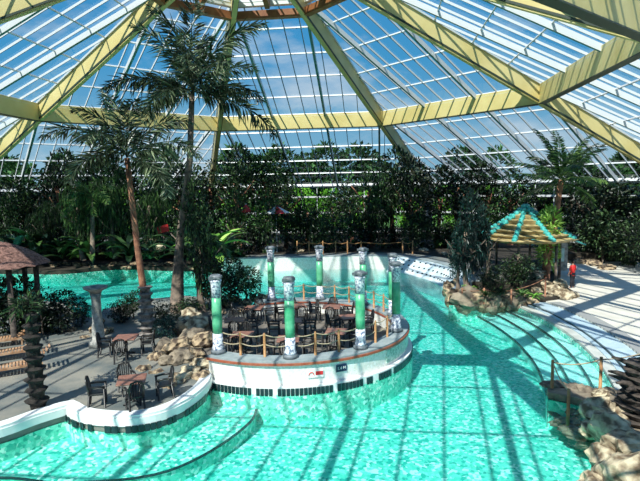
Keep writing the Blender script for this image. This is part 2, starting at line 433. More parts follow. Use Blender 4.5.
# left land
coping = [(-13.5,9.6), (-11.6,11.6), (-10.2,13.1), (-9.1,14.1), (-8.5,14.9), (-7.9,15.5)]
front = [(-7.9,15.45), (-7.45,15.05), (-6.8,14.75), (-5.8,14.6), (-5.0,14.85), (-4.45,15.45), (-4.1,16.3), (-3.95,17.2), (-4.0,18.0)]
cl = smoothline(coping, 4); fl = smoothline(front, 5)
RIMA, RIMB = -2.14, 2.0
back = arc(isl, 4.75, RIMA, RIMB, 50) + [(-4.3,28.6), (-5.2,30.5), (-8.5,31.8), (-10.5,31), (-12.2,28.5), (-11.5,26.3), (-13.2,27.5), (-15.5,30.5), (-18,31.5), (-24,32.5), (-31,33), (-31,9.6)]
lp = cl[:-1] + fl + back
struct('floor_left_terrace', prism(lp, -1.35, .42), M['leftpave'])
bm = bmesh.new(); strip(bm, cl + fl[1:], .36, .42, .5, .15); struct('coping_left_terrace', bm, M['whitecoping'])
bm = bmesh.new(); strip(bm, cl + fl[1:], .06, .18, .42, -.03); struct('wall_left_terrace', bm, M['whitecoping'])
tb = bmesh.new()
acc = 0
for p, q in zip(fl, fl[1:]):
    p, q = Vector((*p,0)), Vector((*q,0)); nseg = max(1, int((q-p).length/.16))
    t = (q-p).normalized(); nrm = Vector((t.y, -t.x, 0))
    for i in range(nseg):
        if R.random() < .16: continue
        c = p.lerp(q, (i+.5)/nseg) + nrm*.07
        box(tb, (c.x, c.y, .09), ((q-p).length/nseg*.88, .03, .22), atan2(t.y, t.x))
struct('trim_waterline_left', tb, M['darktile'])
# sunken shelf before the left terrace
sh = [(-16,12.4), (-12.5,12.6), (-8.9,13.2), (-6.9,12.9), (-4.6,13.2), (-3.3,14.4), (-2.4,16.2), (-2.3,17.3), (-4.2,18), (-6,17), (-9,15.5), (-12,12.8)]
sl = smoothline(sh[:8], 5)
struct('pool_shelf', prism(sl + sh[8:], -1.35, -.55), M['caustictile'])
bm = bmesh.new(); strip(bm, sl, .09, -.56, -.53); struct('trim_shelf_line', bm, M['darktile'])
# island
def rim(r0, r1, z0, z1, a0=RIMA, a1=RIMB, n=70):
    return prism(arc(isl, r1, a0, a1, n) + arc(isl, r0, a1, a0, n), z0, z1)
struct('wall_round_terrace', rim(4.45, RI-.1, -1.35, 1.0), M['wall'])
struct('wall_round_terrace_ledge', rim(RI-.12, RI+.1, -1.35, .24), M['whitecoping'])
struct('trim_red_tile_line', rim(4.42, RI, .95, 1.03), M['redtile'])
struct('coping_round_terrace', rim(4.44, RI-.05, 1.02, 1.1), M['coping'])
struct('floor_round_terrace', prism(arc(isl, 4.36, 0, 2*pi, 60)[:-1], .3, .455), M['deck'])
tb = bmesh.new()
for i in range(130):
    a = RIMA+.06 + i*.0285
    if R.random() < .12: continue
    box(tb, (isl[0]+cos(a)*(RI+.11), isl[1]+sin(a)*(RI+.11), .06), (.03, .125, .26), a)
struct('trim_waterline_round', tb, M['darktile'])
bm = bmesh.new()
for i in range(24):
    a0 = -.72 + i*.03
    c = (isl[0]+cos(a0)*(RI-.09), isl[1]+sin(a0)*(RI-.09))
    box(bm, (c[0], c[1], .62), (.05, .165, .5), a0)
struct('wall_mosaic_patch', bm, M['greymosaic'])

# far wall and far ground
far = [(-33,44.5), (-26,44.2), (-22,43.6), (-18,45.5), (-13,44.3), (-9.6,43.6), (-7.6,43.3), (-1.7,43.4), (2.5,43.7), (5,43.3), (6.9,42.3), (8.3,40.0), (9.2,37.6), (9.6,34.5), (9.3,31.5)]
fs = smoothline(far, 4)
i0 = [i for i, p in enumerate(fs) if p[0] > -8.6][0]
struct('floor_far_garden', prism(fs[i0:] + [(12,30.5), (14,32), (15.5,38), (19,43), (40,43), (40,72), (-45,72), (-45,50), (-8.6,50)], -1.35, 1.05), M['soil'])
struct('floor_far_shore', prism(fs[:i0+1] + [(-8.6,50.1), (-45,50.1), (-45,44.5)], -1.35, .3), M['soil'])
i0 = [i for i, p in enumerate(fs) if p[0] > -8.6][0]
bm = bmesh.new(); strip(bm, fs[i0:], .12, -1.35, 1.05, -.03); struct('wall_far', bm, M['wall'])
bm = bmesh.new(); strip(bm, fs[i0:], .7, 1.05, 1.13, .3); struct('coping_far', bm, M['coping'])
bm = bmesh.new(); strip(bm, fs[i0:], 1.6, 1.04, 1.09, 1.4); struct('floor_far_path', bm, M['leftpave'])
# the sloping pale blue tiled weir with rows of dark square openings
i1 = [i for i, p in enumerate(fs) if p[0] > 5.6][0]
wl = fs[i1:]
bm = bmesh.new(); prev = None
for i, p in enumerate(wl):
    t = Vector((*wl[min(i+1,len(wl)-1)],0)) - Vector((*wl[max(i-1,0)],0)); t.normalize(); n = Vector((t.y,-t.x,0))
    a = Vector((*p,0)); r = [bm.verts.new((a.x,a.y,1.12)), bm.verts.new((a.x+n.x*1.3,a.y+n.y*1.3,.05)), bm.verts.new((a.x+n.x*1.3,a.y+n.y*1.3,-1.35)), bm.verts.new((a.x,a.y,-1.35))]
    if prev:
        for k in range(4): bm.faces.new((prev[k], prev[(k+1)%4], r[(k+1)%4], r[k]))
    prev = r
bmesh.ops.recalc_face_normals(bm, faces=bm.faces[:]); struct('wall_tiled_weir', bm, M['weir'])
bm = bmesh.new(); tot = 0
for i in range(len(wl)-1):
    p, q = Vector((*wl[i],0)), Vector((*wl[i+1],0)); t = (q-p).normalized(); n = Vector((t.y,-t.x,0)); L = (q-p).length
    m = max(1, round(L/.5))
    for j in range(m):
        for r in range(3):
            c = p.lerp(q, (j+.5*(r%2)+.25)/m) + n*(.25+.38*r)
            M4 = Matrix.Translation((c.x, c.y, 1.13-(.25+.38*r)*.82)) @ Matrix.Rotation(atan2(t.y,t.x),4,'Z') @ Matrix.Rotation(.69,4,'X') @ Matrix.Diagonal((.15,.13,.04,1))
            bmesh.ops.create_cube(bm, size=1, matrix=M4)
struct('trim_weir_tiles', bm, M['darktile'])

# right side: curved steps, kerb, pale dry steps, walkway
def ringsec(r0, r1, z0, z1, a0=-.62, a1=.245, n=40):
    return prism(arc(CS, r1, a0, a1, n) + arc(CS, r0, a1, a0, n), z0, z1)
A0, A1 = -.42, .2
RS = (21.4, 22.25, 22.92, 23.5)
for i, z in enumerate((-.6, -.42, -.25)):
    struct('pool_step', ringsec(RS[i], RS[i+1], -1.35, z, A0, A1), M['steptile'])
    struct('trim_step_edge', ringsec(RS[i]-.02, RS[i]+.07, z-.06, z+.012, A0, A1), M['darktile'])
struct('kerb_pool_side', ringsec(23.5, 23.9, -1.35, .1, A0, A1), M['kerb'])
struct('trim_step_edge', ringsec(23.47, 23.53, -.2, -.02, A0, A1), M['darktile'])
struct('dry_step', ringsec(23.9, 24.1, -1.35, .15, A0, A1), M['bluepave'])
struct('trim_step_edge', ringsec(24.1, 24.18, -.2, .17, A0, A1), M['darktile'])
struct('dry_step', ringsec(24.18, 25.1, -1.35, .22, A0, A1), M['bluepave'])
struct('kerb_walkway', ringsec(25.1, 25.7, -1.35, .31, A0, .13), M['concrete'])
wk = arc(CS, 25.1, A0, .16, 40)
wk = [(28,9), (12,9), (11.2,14.8)] + wk + [(13.4,29.4), (14.2,31), (15.5,38), (19,43), (30,43)]
struct('floor_right_walkway', prism(wk, -1.35, .3), M['paving'])
nearp = [(11.4,14.9), (10.9,16.2), (10.0,16.5), (9.0,16.55), (8.2,16.7), (7.5,16.75), (7.4,16.4), (8.1,15.9), (8.5,15.2), (8.1,14.4), (7.5,13.2), (7.2,12.0), (7.0,9), (12.2,9)]
struct('floor_rock_bank', prism(nearp, -1.35, .22), M['rockdark'])
# planter bed on the right
plp = [(7.5,29.9), (9.2,29.4), (11.2,29.5), (12.9,29.1), (14.2,29.6), (15.3,31.0), (15.8,34), (17.5,38), (17,41), (13,40), (10.5,36.5), (8.6,32.5)]
struct('floor_planting_bed', prism(plp, -1.35, .45), M['soil'])
basin = [(-14.6,8.0)] + cl[:-1] + fl[:-2] + arc(isl, RI+.1, RIMA, RIMB, 60) + [(-4.3,28.7)] + back[52:-1] + [(-31,44.4)] + fs[1:-1]
basin += [(8.5,32.4), (7.5,29.9), (9.2,29.4), (10.9,29.5)] + arc(CS, 23.47, .168, -.385, 40)
basin += [(9.0,16.55), (8.2,16.7), (7.5,16.75), (7.4,16.4), (8.1,15.9), (8.5,15.2), (8.1,14.4), (7.5,13.2), (7.2,12.0), (7.0,8.0)]
wat = tag(obj('pool_water', prism(basin, -1.30, 0), M['water']), 'clear turquoise pool water filling the whole basin', 'water', kind='stuff')
bm = bmesh.new()
for i in range(len(basin)):
    p, q = Vector(basin[i]), Vector(basin[(i+1) % len(basin)]); L = (q-p).length
    if L < .02: continue
    n = Vector((-(q-p).y, (q-p).x))/L*.02; e = (q-p)/L*.01
    v = [bm.verts.new((c.x, c.y, z)) for c, z in ((p+n,-1.3), (q+n,-1.3), (q+n,-.03), (p+n,-.03))]
    v2 = [bm.verts.new((c.x, c.y, z)) for c, z in ((p-n,-1.3), (q-n,-1.3), (q-n,-.03), (p-n,-.03))]
    bm.faces.new(v); bm.faces.new(v2[::-1]); bm.faces.new((v[3], v[2], v2[2], v2[3]))
struct('wall_basin_lining', bm, M['caustictile'])

# ------------------------------------------------------------------ labels by position
PENDING = {}     # zone -> (label template, group, [objects])
ORD = ['first','second','third','fourth','fifth','sixth','seventh','eighth','ninth','tenth','eleventh','twelfth','thirteenth','fourteenth','fifteenth','sixteenth','seventeenth','eighteenth','nineteenth','twentieth','twenty-first','twenty-second','twenty-third','twenty-fourth','twenty-fifth','twenty-sixth','twenty-seventh','twenty-eighth','twenty-ninth','thirtieth']
def later(o, what, where, cat, group=None):
    o['category'] = cat
    if group: o['group'] = group
    PENDING.setdefault((what, where), []).append(o)
    return o
def flush():
    for (what, where), L in PENDING.items():
        L.sort(key=lambda o: PX(o.location)[0]); n = len(L)
        for i, o in enumerate(L):
            if n == 1: o['label'] = '%s %s' % (what, where); continue
            if i == 0: q = 'leftmost'
            elif i == n-1: q = 'rightmost'
            elif i < len(ORD): q = ORD[i] + ' from left'
            else: q = 'number %d from left' % (i+1)
            o['label'] = '%s %s, %s' % (what, where, q)

# ------------------------------------------------------------------ rocks
def rock_mesh(seed):
    R.seed(seed); bm = bmesh.new(); bmesh.ops.create_icosphere(bm, subdivisions=3, radius=.5)
    o = Vector((seed*3.1, seed*1.7, 0)); sx, sy, sz = R.uniform(.8,1.2), R.uniform(.7,1.1), R.uniform(.55,.85)
    for v in bm.verts:
        d = v.co.normalized()
        k = 1 + .45*noise.noise(d*1.6+o) + .22*noise.noise(d*4+o) + .1*noise.noise(d*9+o)
        v.co = Vector((d.x*sx, d.y*sy, d.z*sz))*.5*k
    me = bpy.data.meshes.new('rock'); bm.to_mesh(me); bm.free(); return me
RM = {k: [rock_mesh(i+j) for i in range(5)] for j, k in ((0,'rock'), (20,'rockdark'), (40,'rockpale'))}
for k, L in RM.items():
    for me in L: me.materials.append(M[k])
def rock(x, y, z, s, kind, what, where, group, sz=1.0):
    o = bpy.data.objects.new('rock', R.choice(RM[kind])); C.objects.link(o)
    o.location = (x, y, z + s*.16*sz); o.scale = (s, s*R.uniform(.8,1.1), s*sz); o.rotation_euler = (R.uniform(-.3,.3), R.uniform(-.3,.3), R.uniform(0,6.28))
    later(o, what, where, 'rock', group)
    return o
R.seed(3)
# boulders bottom right
for (u, v, z, s) in ((597,410,.55,1.0), (612,432,.5,1.25), (592,428,.2,.8), (632,452,.6,1.35), (607,462,.35,1.0), (622,482,.4,1.2), (640,480,.6,1.2), (598,486,.2,.9), (628,412,.5,.9), (600,392,.4,.5)):
    p = G(u, v, z); rock(p.x, p.y, z-.15, s, 'rockpale', 'large pale pitted boulder', 'on the bank in the bottom right corner', 'pale boulders on the near right bank')
for (u, v, s) in ((549,383,.5), (560,384,.6), (573,387,.6), (588,391,.7), (602,392,.6), (560,400,.55), (572,410,.6)):
    z = .2 if v < 395 else -.25
    p = G(u, v, z); rock(p.x, p.y, z-.1, s, 'rockdark', 'dark brown rock', 'under the rope fence at the pool corner', 'dark rocks under the rope fence', .6)
for (u, v, s) in ((556,408,.8), (566,418,.9), (578,430,.9), (590,442,.8), (573,402,.6)):
    p = G(u, v, -.35); rock(p.x, p.y, -.55, s, 'rockdark', 'submerged dark rock', 'in the water beside the pale boulders', 'submerged rocks by the pale boulders', .5)
# planter edge rocks
for (u, v, s) in ((456,302,1.5), (467,305,1.6), (479,305,1.5), (491,306,1.4), (503,306,1.3), (515,306,1.3), (527,306,1.2), (450,292,1.2), (462,291,1.5), (474,293,1.5)):
    p = G(u, v, 0); k = R.choice(['rock','rock','rockdark'])
    rock(p.x, p.y+.15, -.1, s, k, 'rough tan rock' if k == 'rock' else 'dark rough rock', 'on the front edge of the planting bed', 'rocks of the planting bed front', 1.25)
for (u, v, z, s) in ((545,286,.6,1.0), (553,292,.5,1.1), (564,298,.3,1.1), (573,297,.3,.9), (560,286,.7,1.0), (548,300,.2,.9), (536,292,.4,.9)):
    p = G(u, v, z); rock(p.x, p.y, z-.1, s, 'rockpale', 'pale knobbly rock', 'beside the walkway end of the planting bed', 'pale rocks of the planting bed end')
for (u, v, s) in ((540,262,1.0), (554,264,1.2), (568,262,1.2), (582,263,1.3), (595,265,1.3), (606,269,1.2), (590,258,1.1)):
    p = G(u, v, .3); rock(p.x, p.y, .2, s, 'rock', 'low tan rock', 'along the far side of the right walkway', 'tan rocks behind the right walkway', .7)
# left terrace rocks
for (u, v, z, s, kk) in ((196,319,.9,.95,'rockpale'), (205,326,.9,.9,'rockpale'), (190,328,.7,.8,'rock'), (198,336,.7,.8,'rockdark'), (210,338,.8,.7,'rock'), (172,347,.6,.75,'rockdark'), (184,345,.7,.8,'rock'), (164,356,.5,.6,'rock'),
        (176,360,.5,.7,'rockdark'), (190,356,.6,.75,'rockdark'), (203,352,.7,.7,'rock'), (207,362,.6,.6,'rockpale'), (198,371,.5,.7,'rockpale'), (186,377,.5,.65,'rockpale'), (178,384,.45,.5,'rock'), (150,368,.45,.5,'rock'), (163,372,.4,.55,'rock'), (209,374,.5,.5,'rock')):
    p = G(u, v, z); nm = {'rockpale':'pale cream rock', 'rock':'tan rock', 'rockdark':'dark brown rock'}[kk]
    rock(p.x-.25, p.y, z-.22, s*1.3, kk, nm, 'in the rockery left of the round terrace', 'rockery rocks left of the round terrace')
for (u, v, z, s) in ((100,322,.6,.6), (94,330,.5,.5), (107,331,.5,.5), (99,338,.5,.5), (84,338,.4,.4), (111,342,.4,.45), (60,322,.5,.5), (72,330,.45,.45), (50,318,.5,.5)):
    p = G(u, v, z); rock(p.x, p.y, z-.1, s, 'rock', 'small sunlit rock', 'around the foot of the stone urn', 'small rocks round the urn')
for i in range(22):
    u = 52 + i*8.2; v = 266 + R.uniform(-2, 2)
    if u > 232: break
    p = G(u, v, .3); rock(p.x, p.y+.3, .15, R.uniform(.7,1.2), 'rock', 'brown shore rock', 'along the far edge of the left pool', 'shore rocks of the left pool', .8)
for (u, v) in ((236,300), (246,303), (254,298), (264,297), (228,306), (243,310), (222,312)):
    p = G(u, v, .5); rock(p.x, p.y, .35, .7, 'rock', 'tan rock', 'between the bush and the round terrace rail', 'rocks at the back of the round terrace')
for (u, v) in ((248,246), (262,249), (282,248), (300,250), (322,249), (344,247), (228,252), (414,247), (425,249), (447,253)):
    p = G(u, v, 1.3); rock(p.x, p.y+.6, 1.05, .8, 'rockpale', 'pale rock', 'on the ledge behind the far pool wall', 'pale rocks on the far ledge', .7)

# ------------------------------------------------------------------ columns
def column_proto():
    t = thing('column', 'x', 'column')
    b = bmesh.new(); lathe(b, [(.27,0), (.27,.1), (.23,.14)], 20); obj('plinth', b, M['darkcap'], t)
    b = bmesh.new(); lathe(b, [(.21,.12), (.22,.2), (.185,.3), (.18,.74)], 20); obj('base', b, M['marble'], t)
    b = bmesh.new(); lathe(b, [(.168,.7), (.178,1.1), (.178,1.6), (.165,2.1)], 20); obj('shaft', b, M['greencol'], t)
    b = bmesh.new(); lathe(b, [(.175,2.06), (.18,2.5), (.2,2.62), (.23,2.68), (.16,2.72)], 20); obj('capital', b, M['marble'], t)
    b = bmesh.new(); box(b, (0,0,2.78), (.42,.42,.1)); lathe(b, [(.2,2.72), (.24,2.76), (.18,2.88)], 12); bmesh.ops.bevel(b, geom=b.edges[:], offset=.01, affect='EDGES'); obj('cap', b, M['darkcap'], t)
    return t
cp = column_proto(); RCOL = 4.7
angs = [-2.60, 3.09, 2.51, 1.93, 1.38, .83, .28, -.27]
cl_lab = ['green column with mottled white ends at the left front corner of the round terrace', 'green column at the front of the round terrace, left of the wall signs',
 'tall green column at the right front of the round terrace, above the signs', 'rightmost green column on the edge of the round terrace',
 'green column half hidden behind the rightmost column of the round terrace', 'back green column hidden behind the right front column',
 'slim looking back green column in the middle of the far rim', 'back left green column on the far rim of the round terrace']
colpos = []
for i, (a, l) in enumerate(zip(angs, cl_lab)):
    p = Vector((isl[0] + RCOL*sin(a), isl[1] + RCOL*cos(a), 1.1)); colpos.append(p)
    if i == 0: cp.location = p; cp['label'] = l; cp['group'] = 'green columns of the round terrace'
    else: dup(cp, p, a, 1, l, 'green columns of the round terrace')
# rope railings between the columns
rl = ['rope railing between the left front and front columns', 'rope railing between the front and right front columns', 'rope railing between the right front and rightmost columns',
 'rope railing beside the rightmost column', 'rope railing at the back right of the round terrace', 'rope railing between the two back right columns', 'rope railing between the two back left columns']
for i in range(7):
    a, b = angs[i], angs[i+1]
    if a < 0 and b > 0 and i == 0: a += 2*pi
    t = thing('rope_railing', 'orange wooden posts with ' + rl[i], 'railing', (isl[0], isl[1], 1.1), 0, 'rope railings of the round terrace')
    n = 3; pp = []
    for j in range(n+1):
        q = a + (b-a)*j/n; pp.append(Vector((4.62*sin(q), 4.62*cos(q), .8)))
        if 0 < j < n:
            bm = bmesh.new(); tube(bm, [pp[-1] - Vector((0,0,.8)), pp[-1] - Vector((0,0,.02)), pp[-1] + Vector((0,0,.06))], [.05,.045,.02], 7); obj('post', bm, M['post'], t)
    for zz in (0, -.35):
        pts = []
        for p, q in zip(pp, pp[1:]):
            for s in range(6):
                f = s/6; pts.append(p.lerp(q, f) + Vector((0,0,zz - .16*4*f*(1-f)*.6)))
        pts.append(pp[-1] + Vector((0,0,zz)))
        bm = bmesh.new(); tube(bm, pts, .02, 5); obj('rope', bm, M['rope'], t)

# signs on the terrace wall
def on_wall(u, v):
    for k in range(400):
        a = -pi + k*pi/400; p = Vector((isl[0]+cos(a)*(RI-.07), isl[1]+sin(a)*(RI-.07), 0))
        if PX((p.x, p.y, .6))[0] >= u: return a, p
def text(s, size, m, parent, loc):
    cu = bpy.data.curves.new('lettering', 'FONT'); cu.body = s; cu.size = size; cu.extrude = .004; cu.align_x = 'CENTER'; cu.align_y = 'CENTER'
    tmp = bpy.data.objects.new('lettering', cu); C.objects.link(tmp)
    dg = bpy.context.evaluated_depsgraph_get(); me = bpy.data.meshes.new_from_object(tmp.evaluated_get(dg))
    bpy.data.objects.remove(tmp); me.materials.clear(); me.materials.append(m)
    o = bpy.data.objects.new('lettering', me); C.objects.link(o); o.parent = parent; o.location = loc; o.rotation_euler = (pi/2, 0, 0)
    return o
a, p = on_wall(341, 366)
t = thing('depth_sign', 'small navy depth sign with white figures on the white terrace wall', 'sign', (p.x, p.y, .68), a + pi/2)
bm = bmesh.new(); box(bm, (0,0,0), (.42,.03,.26)); bmesh.ops.bevel(bm, geom=bm.edges[:], offset=.008, affect='EDGES'); obj('plate', bm, M['navy'], t)
text('1.4 M', .15, M['whitecloth'], t, (0,-.018,0))
a, p = on_wall(315, 369)
t = thing('warning_sign', 'small pale sign with a red panel and dark arc on the white terrace wall', 'sign', (p.x, p.y, .6), a + pi/2)
bm = bmesh.new(); box(bm, (0,0,0), (.56,.03,.26)); obj('plate', bm, M['whitecoping'], t)
bm = bmesh.new(); box(bm, (.13,-.02,.02), (.26,.015,.13)); obj('red_panel', bm, M['red'], t)
bm = bmesh.new(); tube(bm, [(-.15+.09*cos(q), -.022, -.04+.1*sin(q)) for q in [i*pi/8 for i in range(9)]], .016, 5); obj('arc_mark', bm, M['red'], t)

# ------------------------------------------------------------------ tables and chairs
def make_chair():
    t = thing('dining_chair', 'x', 'chair')
    b = bmesh.new(); box(b, (0,0,.44), (.46,.44,.05)); bmesh.ops.bevel(b, geom=b.edges[:], offset=.012, affect='EDGES'); obj('seat', b, M['chair'], t)
    b = bmesh.new()
    tube(b, [(-.21,-.22,.42), (-.215,-.27,.75), (-.15,-.3,.93), (0,-.305,.98), (.15,-.3,.93), (.215,-.27,.75), (.21,-.22,.42)], .034, 6)
    bk = obj('backrest', b, M['chair'], t)
    for x in (-.14,-.07,0,.07,.14): b = bmesh.new(); tube(b, [(x*.9,-.22,.46), (x,-.29,.94)], .024, 5); obj('slat', b, M['chair'], bk)
    for s in (-1, 1):
        b = bmesh.new(); tube(b, [(s*.21,.2,0), (s*.2,.2,.66)], .034, 6); obj('leg', b, M['chair'], t)
        b = bmesh.new(); tube(b, [(s*.22,-.28,0), (s*.21,-.22,.44)], .034, 6); obj('leg', b, M['chair'], t)
        b = bmesh.new(); tube(b, [(s*.21,-.26,.68), (s*.24,0,.68), (s*.22,.24,.66)], .036, 6); obj('armrest', b, M['chair'], t)
    return t
def make_table():
    t = thing('dining_table', 'x', 'table')
    b = bmesh.new(); box(b, (0,0,.73), (.86,.86,.045)); bmesh.ops.bevel(b, geom=b.edges[:], offset=.012, affect='EDGES'); obj('tabletop', b, M['tabletop'], t)
    b = bmesh.new(); tube(b, [(0,0,.04), (0,0,.71)], .05, 8); box(b, (0,0,.69), (.5,.5,.03)); obj('pedestal', b, M['chair'], t)
    for k in range(4):
        b = bmesh.new(); a = k*pi/2 + pi/4; tube(b, [(0,0,.12), (.2*cos(a),.2*sin(a),.07), (.36*cos(a),.36*sin(a),.02)], .03, 6); obj('foot', b, M['chair'], t)
    return t
ch0, tb0 = make_chair(), make_table(); usedc = usedt = False
def setting(x, y, z, rot, chairs, tname, where):
    global usedc, usedt
    tl = 'red-brown square table, %s, %s' % (tname, where); tg = 'square dining tables'
    if not usedt: tb0.location = (x,y,z); tb0.rotation_euler = (0,0,rot); tb0['label'] = tl; tb0['group'] = tg; usedt = True
    else: dup(tb0, (x,y,z), rot, 1, tl, tg)
    for (a, d) in chairs:
        q = rot + a; cx, cy = x + cos(q)*d, y + sin(q)*d
        dx, dy = cos(q), sin(q)
        side = ('right' if dx > 0 else 'left') if abs(dx) > abs(dy) else ('far' if dy > 0 else 'near')
        cl_ = 'dark armchair on the %s side of the %s' % (side, tname)
        rz = q + pi/2 + R.uniform(-.15,.15)
        if not usedc: ch0.location = (cx,cy,z); ch0.rotation_euler = (0,0,rz); ch0['label'] = cl_; ch0['group'] = 'dark dining chairs'; usedc = True
        else: dup(ch0, (cx,cy,z), rz, 1, cl_, 'dark dining chairs')
R.seed(5)
p = G(133, 402, .42); setting(p.x, p.y, .42, .25, [(pi,1.0), (pi/2+.3,.8), (0.1,.95), (-pi/2+.2,.62)], 'nearest table of the low terrace', 'beside the pool edge')
p = G(127, 355, .42); setting(p.x, p.y, .42, .1, [(pi,.8), (-pi/2,.8), (.2,.8)], 'far table of the low terrace', 'behind the near one')
names = ['front left table', 'front middle table', 'front right table', 'middle left table', 'middle right table', 'back left table', 'back middle table', 'back right table', 'centre table']
tp = [(-3.2,20.4), (-1.3,19.7), (.6,20.6), (-3.9,22.7), (1.3,22.9), (-3.3,25.0), (-1.2,25.2), (.5,24.9), (-1.3,22.4)]
for nm, (x, y) in zip(names, tp):
    setting(x, y, .455, R.uniform(-.3,.3), [(0,.78), (pi/2,.78), (pi,.78), (-pi/2,.78)], nm + ' on the round terrace', 'inside the ring of columns')

# ------------------------------------------------------------------ stone urn, huts, loungers, fence, person
p = G(99, 346, .42)
t = thing('stone_urn', 'tall grey stone pedestal with a shallow bowl beside the left pool', 'urn', p)
b = bmesh.new(); lathe(b, [(.4,0), (.38,.25), (.26,.32), (.24,.9), (.2,1.05), (.19,2.1), (.24,2.3)], 14); obj('pedestal', b, M['stone'], t)
b = bmesh.new(); lathe(b, [(.16,2.25), (.28,2.4), (.46,2.5), (.5,2.58), (.45,2.58), (.3,2.48), (.1,2.44)], 20); obj('bowl', b, M['stone'], t)

# pavilion with yellow tiled roof
p = G(524, 280, .7); px = p
hut = thing('garden_pavilion', 'octagonal pavilion with yellow tiled roof and teal ridge tiles in the planting bed', 'pavilion', (p.x, p.y, .45))
pk = AT(519, 207, p.y); ez = AT(519, 240, p.y).z
Hh, Eh = pk.z-.45, ez-.45; RO = 3.0
b = bmesh.new()
NS = 7
def rp_(s, a, dz=0): return Vector((RO*s*cos(a), RO*s*sin(a), Hh - (Hh-Eh)*(s**.85) + dz))
for k in range(8):
    a0, a1 = k*pi/4 + .2, (k+1)*pi/4 + .2
    for j in range(NS):
        s0, s1 = j/NS, (j+1)/NS
        q = [rp_(s0,a0,.0), rp_(s0,a1,.0), rp_(s1*1.05,a1,.26), rp_(s1*1.05,a0,.26)]
        lo = [rp_(s1*.97,a1,-.02), rp_(s1*.97,a0,-.02)]
        v = [b.verts.new(x) for x in q]; w = [b.verts.new(x) for x in lo]
        if j == 0: b.faces.new((v[0], v[2], v[3]))
        else: b.faces.new((v[0], v[1], v[2], v[3]))
        b.faces.new((v[3], v[2], w[0], w[1]))
obj('roof', b, M['bamboo'], hut)
for k in range(8):
    a0 = k*pi/4 + .2; b = bmesh.new()
    for j in range(12):
        bmesh.ops.create_icosphere(b, subdivisions=1, radius=.19, matrix=Matrix.Translation(rp_((j+.5)/12, a0, .16)))
    obj('ridge_tile', b, M['tealtile'], hut)
for k in range(6):
    a = k*pi/3; b = bmesh.new(); tube(b, [(2.3*cos(a),2.3*sin(a),0), (2.3*cos(a),2.3*sin(a),Eh+.1)], .09, 8); obj('post', b, M['bark'], hut)
b = bmesh.new(); lathe(b, [(1.5,0), (1.5,1.0), (1.6,1.0), (1.6,1.08), (1.3,1.08)], 16, sm=False); obj('counter', b, M['stone'], hut)
# side lean-to of the pavilion with a pale panel
p2 = G(557, 272, .7)
t = thing('kiosk', 'low kiosk with pale teal panel and grey roof right of the pavilion', 'kiosk', (p2.x+.2, p2.y+1.2, .7), -.1)
b = bmesh.new(); box(b, (0,0,1.0), (1.6,1.4,2.0)); obj('body', b, M['stone'], t)
b = bmesh.new(); box(b, (0,-.73,1.15), (1.1,.05,.95)); obj('panel', b, mat('pale_teal_panel', (.25,.5,.48), .3, var=(.5,.68,.66), scale=3), t)
b = bmesh.new()
for s in (-1,1): beam(b, Vector((0,-1,2.75)), Vector((s*1.9,-1,1.95)), .1, .1); 
for s in (-1,1):
    v = [b.verts.new(x) for x in ((0,-1,2.75), (0,1,2.75), (s*1.9,1,1.95), (s*1.9,-1,1.95))]; b.faces.new(v)
    v = [b.verts.new(x) for x in ((0,-1,2.65), (0,1,2.65), (s*1.9,1,1.85), (s*1.9,-1,1.85))]; b.faces.new(v)
obj('roof', b, M['tealtile'], t)

# left thatched shelter
p = G(12, 338, .42)
sh_ = thing('thatched_shelter', 'thatched shelter with reddish roof on dark posts at the left edge', 'shelter', (p.x-.4, p.y, .42))
top = AT(10, 242, p.y).z - .42; ev = AT(10, 263, p.y).z - .42
b = bmesh.new(); R.seed(11)
for j in range(10):
    r0, r1 = 2.0*j/10, 2.0*(j+1)/10 + .12
    z0, z1 = top - (top-ev)*(j/10)**1.6, top - (top-ev)*((j+1)/10)**1.6 - .05
    n = 40; a = [b.verts.new((r0*cos(2*pi*k/n), r0*sin(2*pi*k/n), z0+.05)) for k in range(n)]
    c = [b.verts.new((r1*cos(2*pi*k/n)*R.uniform(.97,1.03), r1*sin(2*pi*k/n), z1+R.uniform(-.06,.03))) for k in range(n)]
    for k in range(n): b.faces.new((a[k], a[(k+1)%n], c[(k+1)%n], c[k]))
obj('thatched_roof', b, M['thatch'], sh_)
for k in range(6):
    a = k*pi/3+.3; b = bmesh.new(); tube(b, [(1.55*cos(a),1.55*sin(a),0), (1.55*cos(a),1.55*sin(a),ev+.1)], .12, 8); obj('post', b, M['boots'], sh_)

# slatted loungers on the left
def lounger(x, y, rz, label):
    t = thing('sun_lounger', label, 'sun lounger', (x, y, .42), rz, 'slatted sun loungers on the left bank')
    b = bmesh.new()
    for i in range(12): box(b, (0, -.9+i*.11, .34), (.62,.075,.03))
    obj('seat', b, M['loungerwood'], t)
    b = bmesh.new()
    for i in range(6): box(b, (0, .45+i*.1, .40+i*.085), (.62,.07,.03))
    obj('backrest', b, M['loungerwood'], t)
    b = bmesh.new()
    for s in (-1,1): box(b, (s*.33, -.15, .3), (.04,1.7,.08))
    obj('frame', b, M['loungerwood'], t)
    for sx in (-1,1):
        for sy in (-.85,.55): b = bmesh.new(); box(b, (sx*.3, sy, .14), (.06,.06,.28)); obj('leg', b, M['loungerwood'], t)
for (u, v, rz, l) in ((8,345,-1.1,'orange-brown slatted lounger farthest back on the left bank'), (14,358,-1.1,'orange-brown slatted lounger second from the front on the left bank'), (22,372,-1.05,'orange-brown slatted lounger nearest the pool on the left bank')):
    p = G(u, v, .42); lounger(p.x, p.y, rz, l)

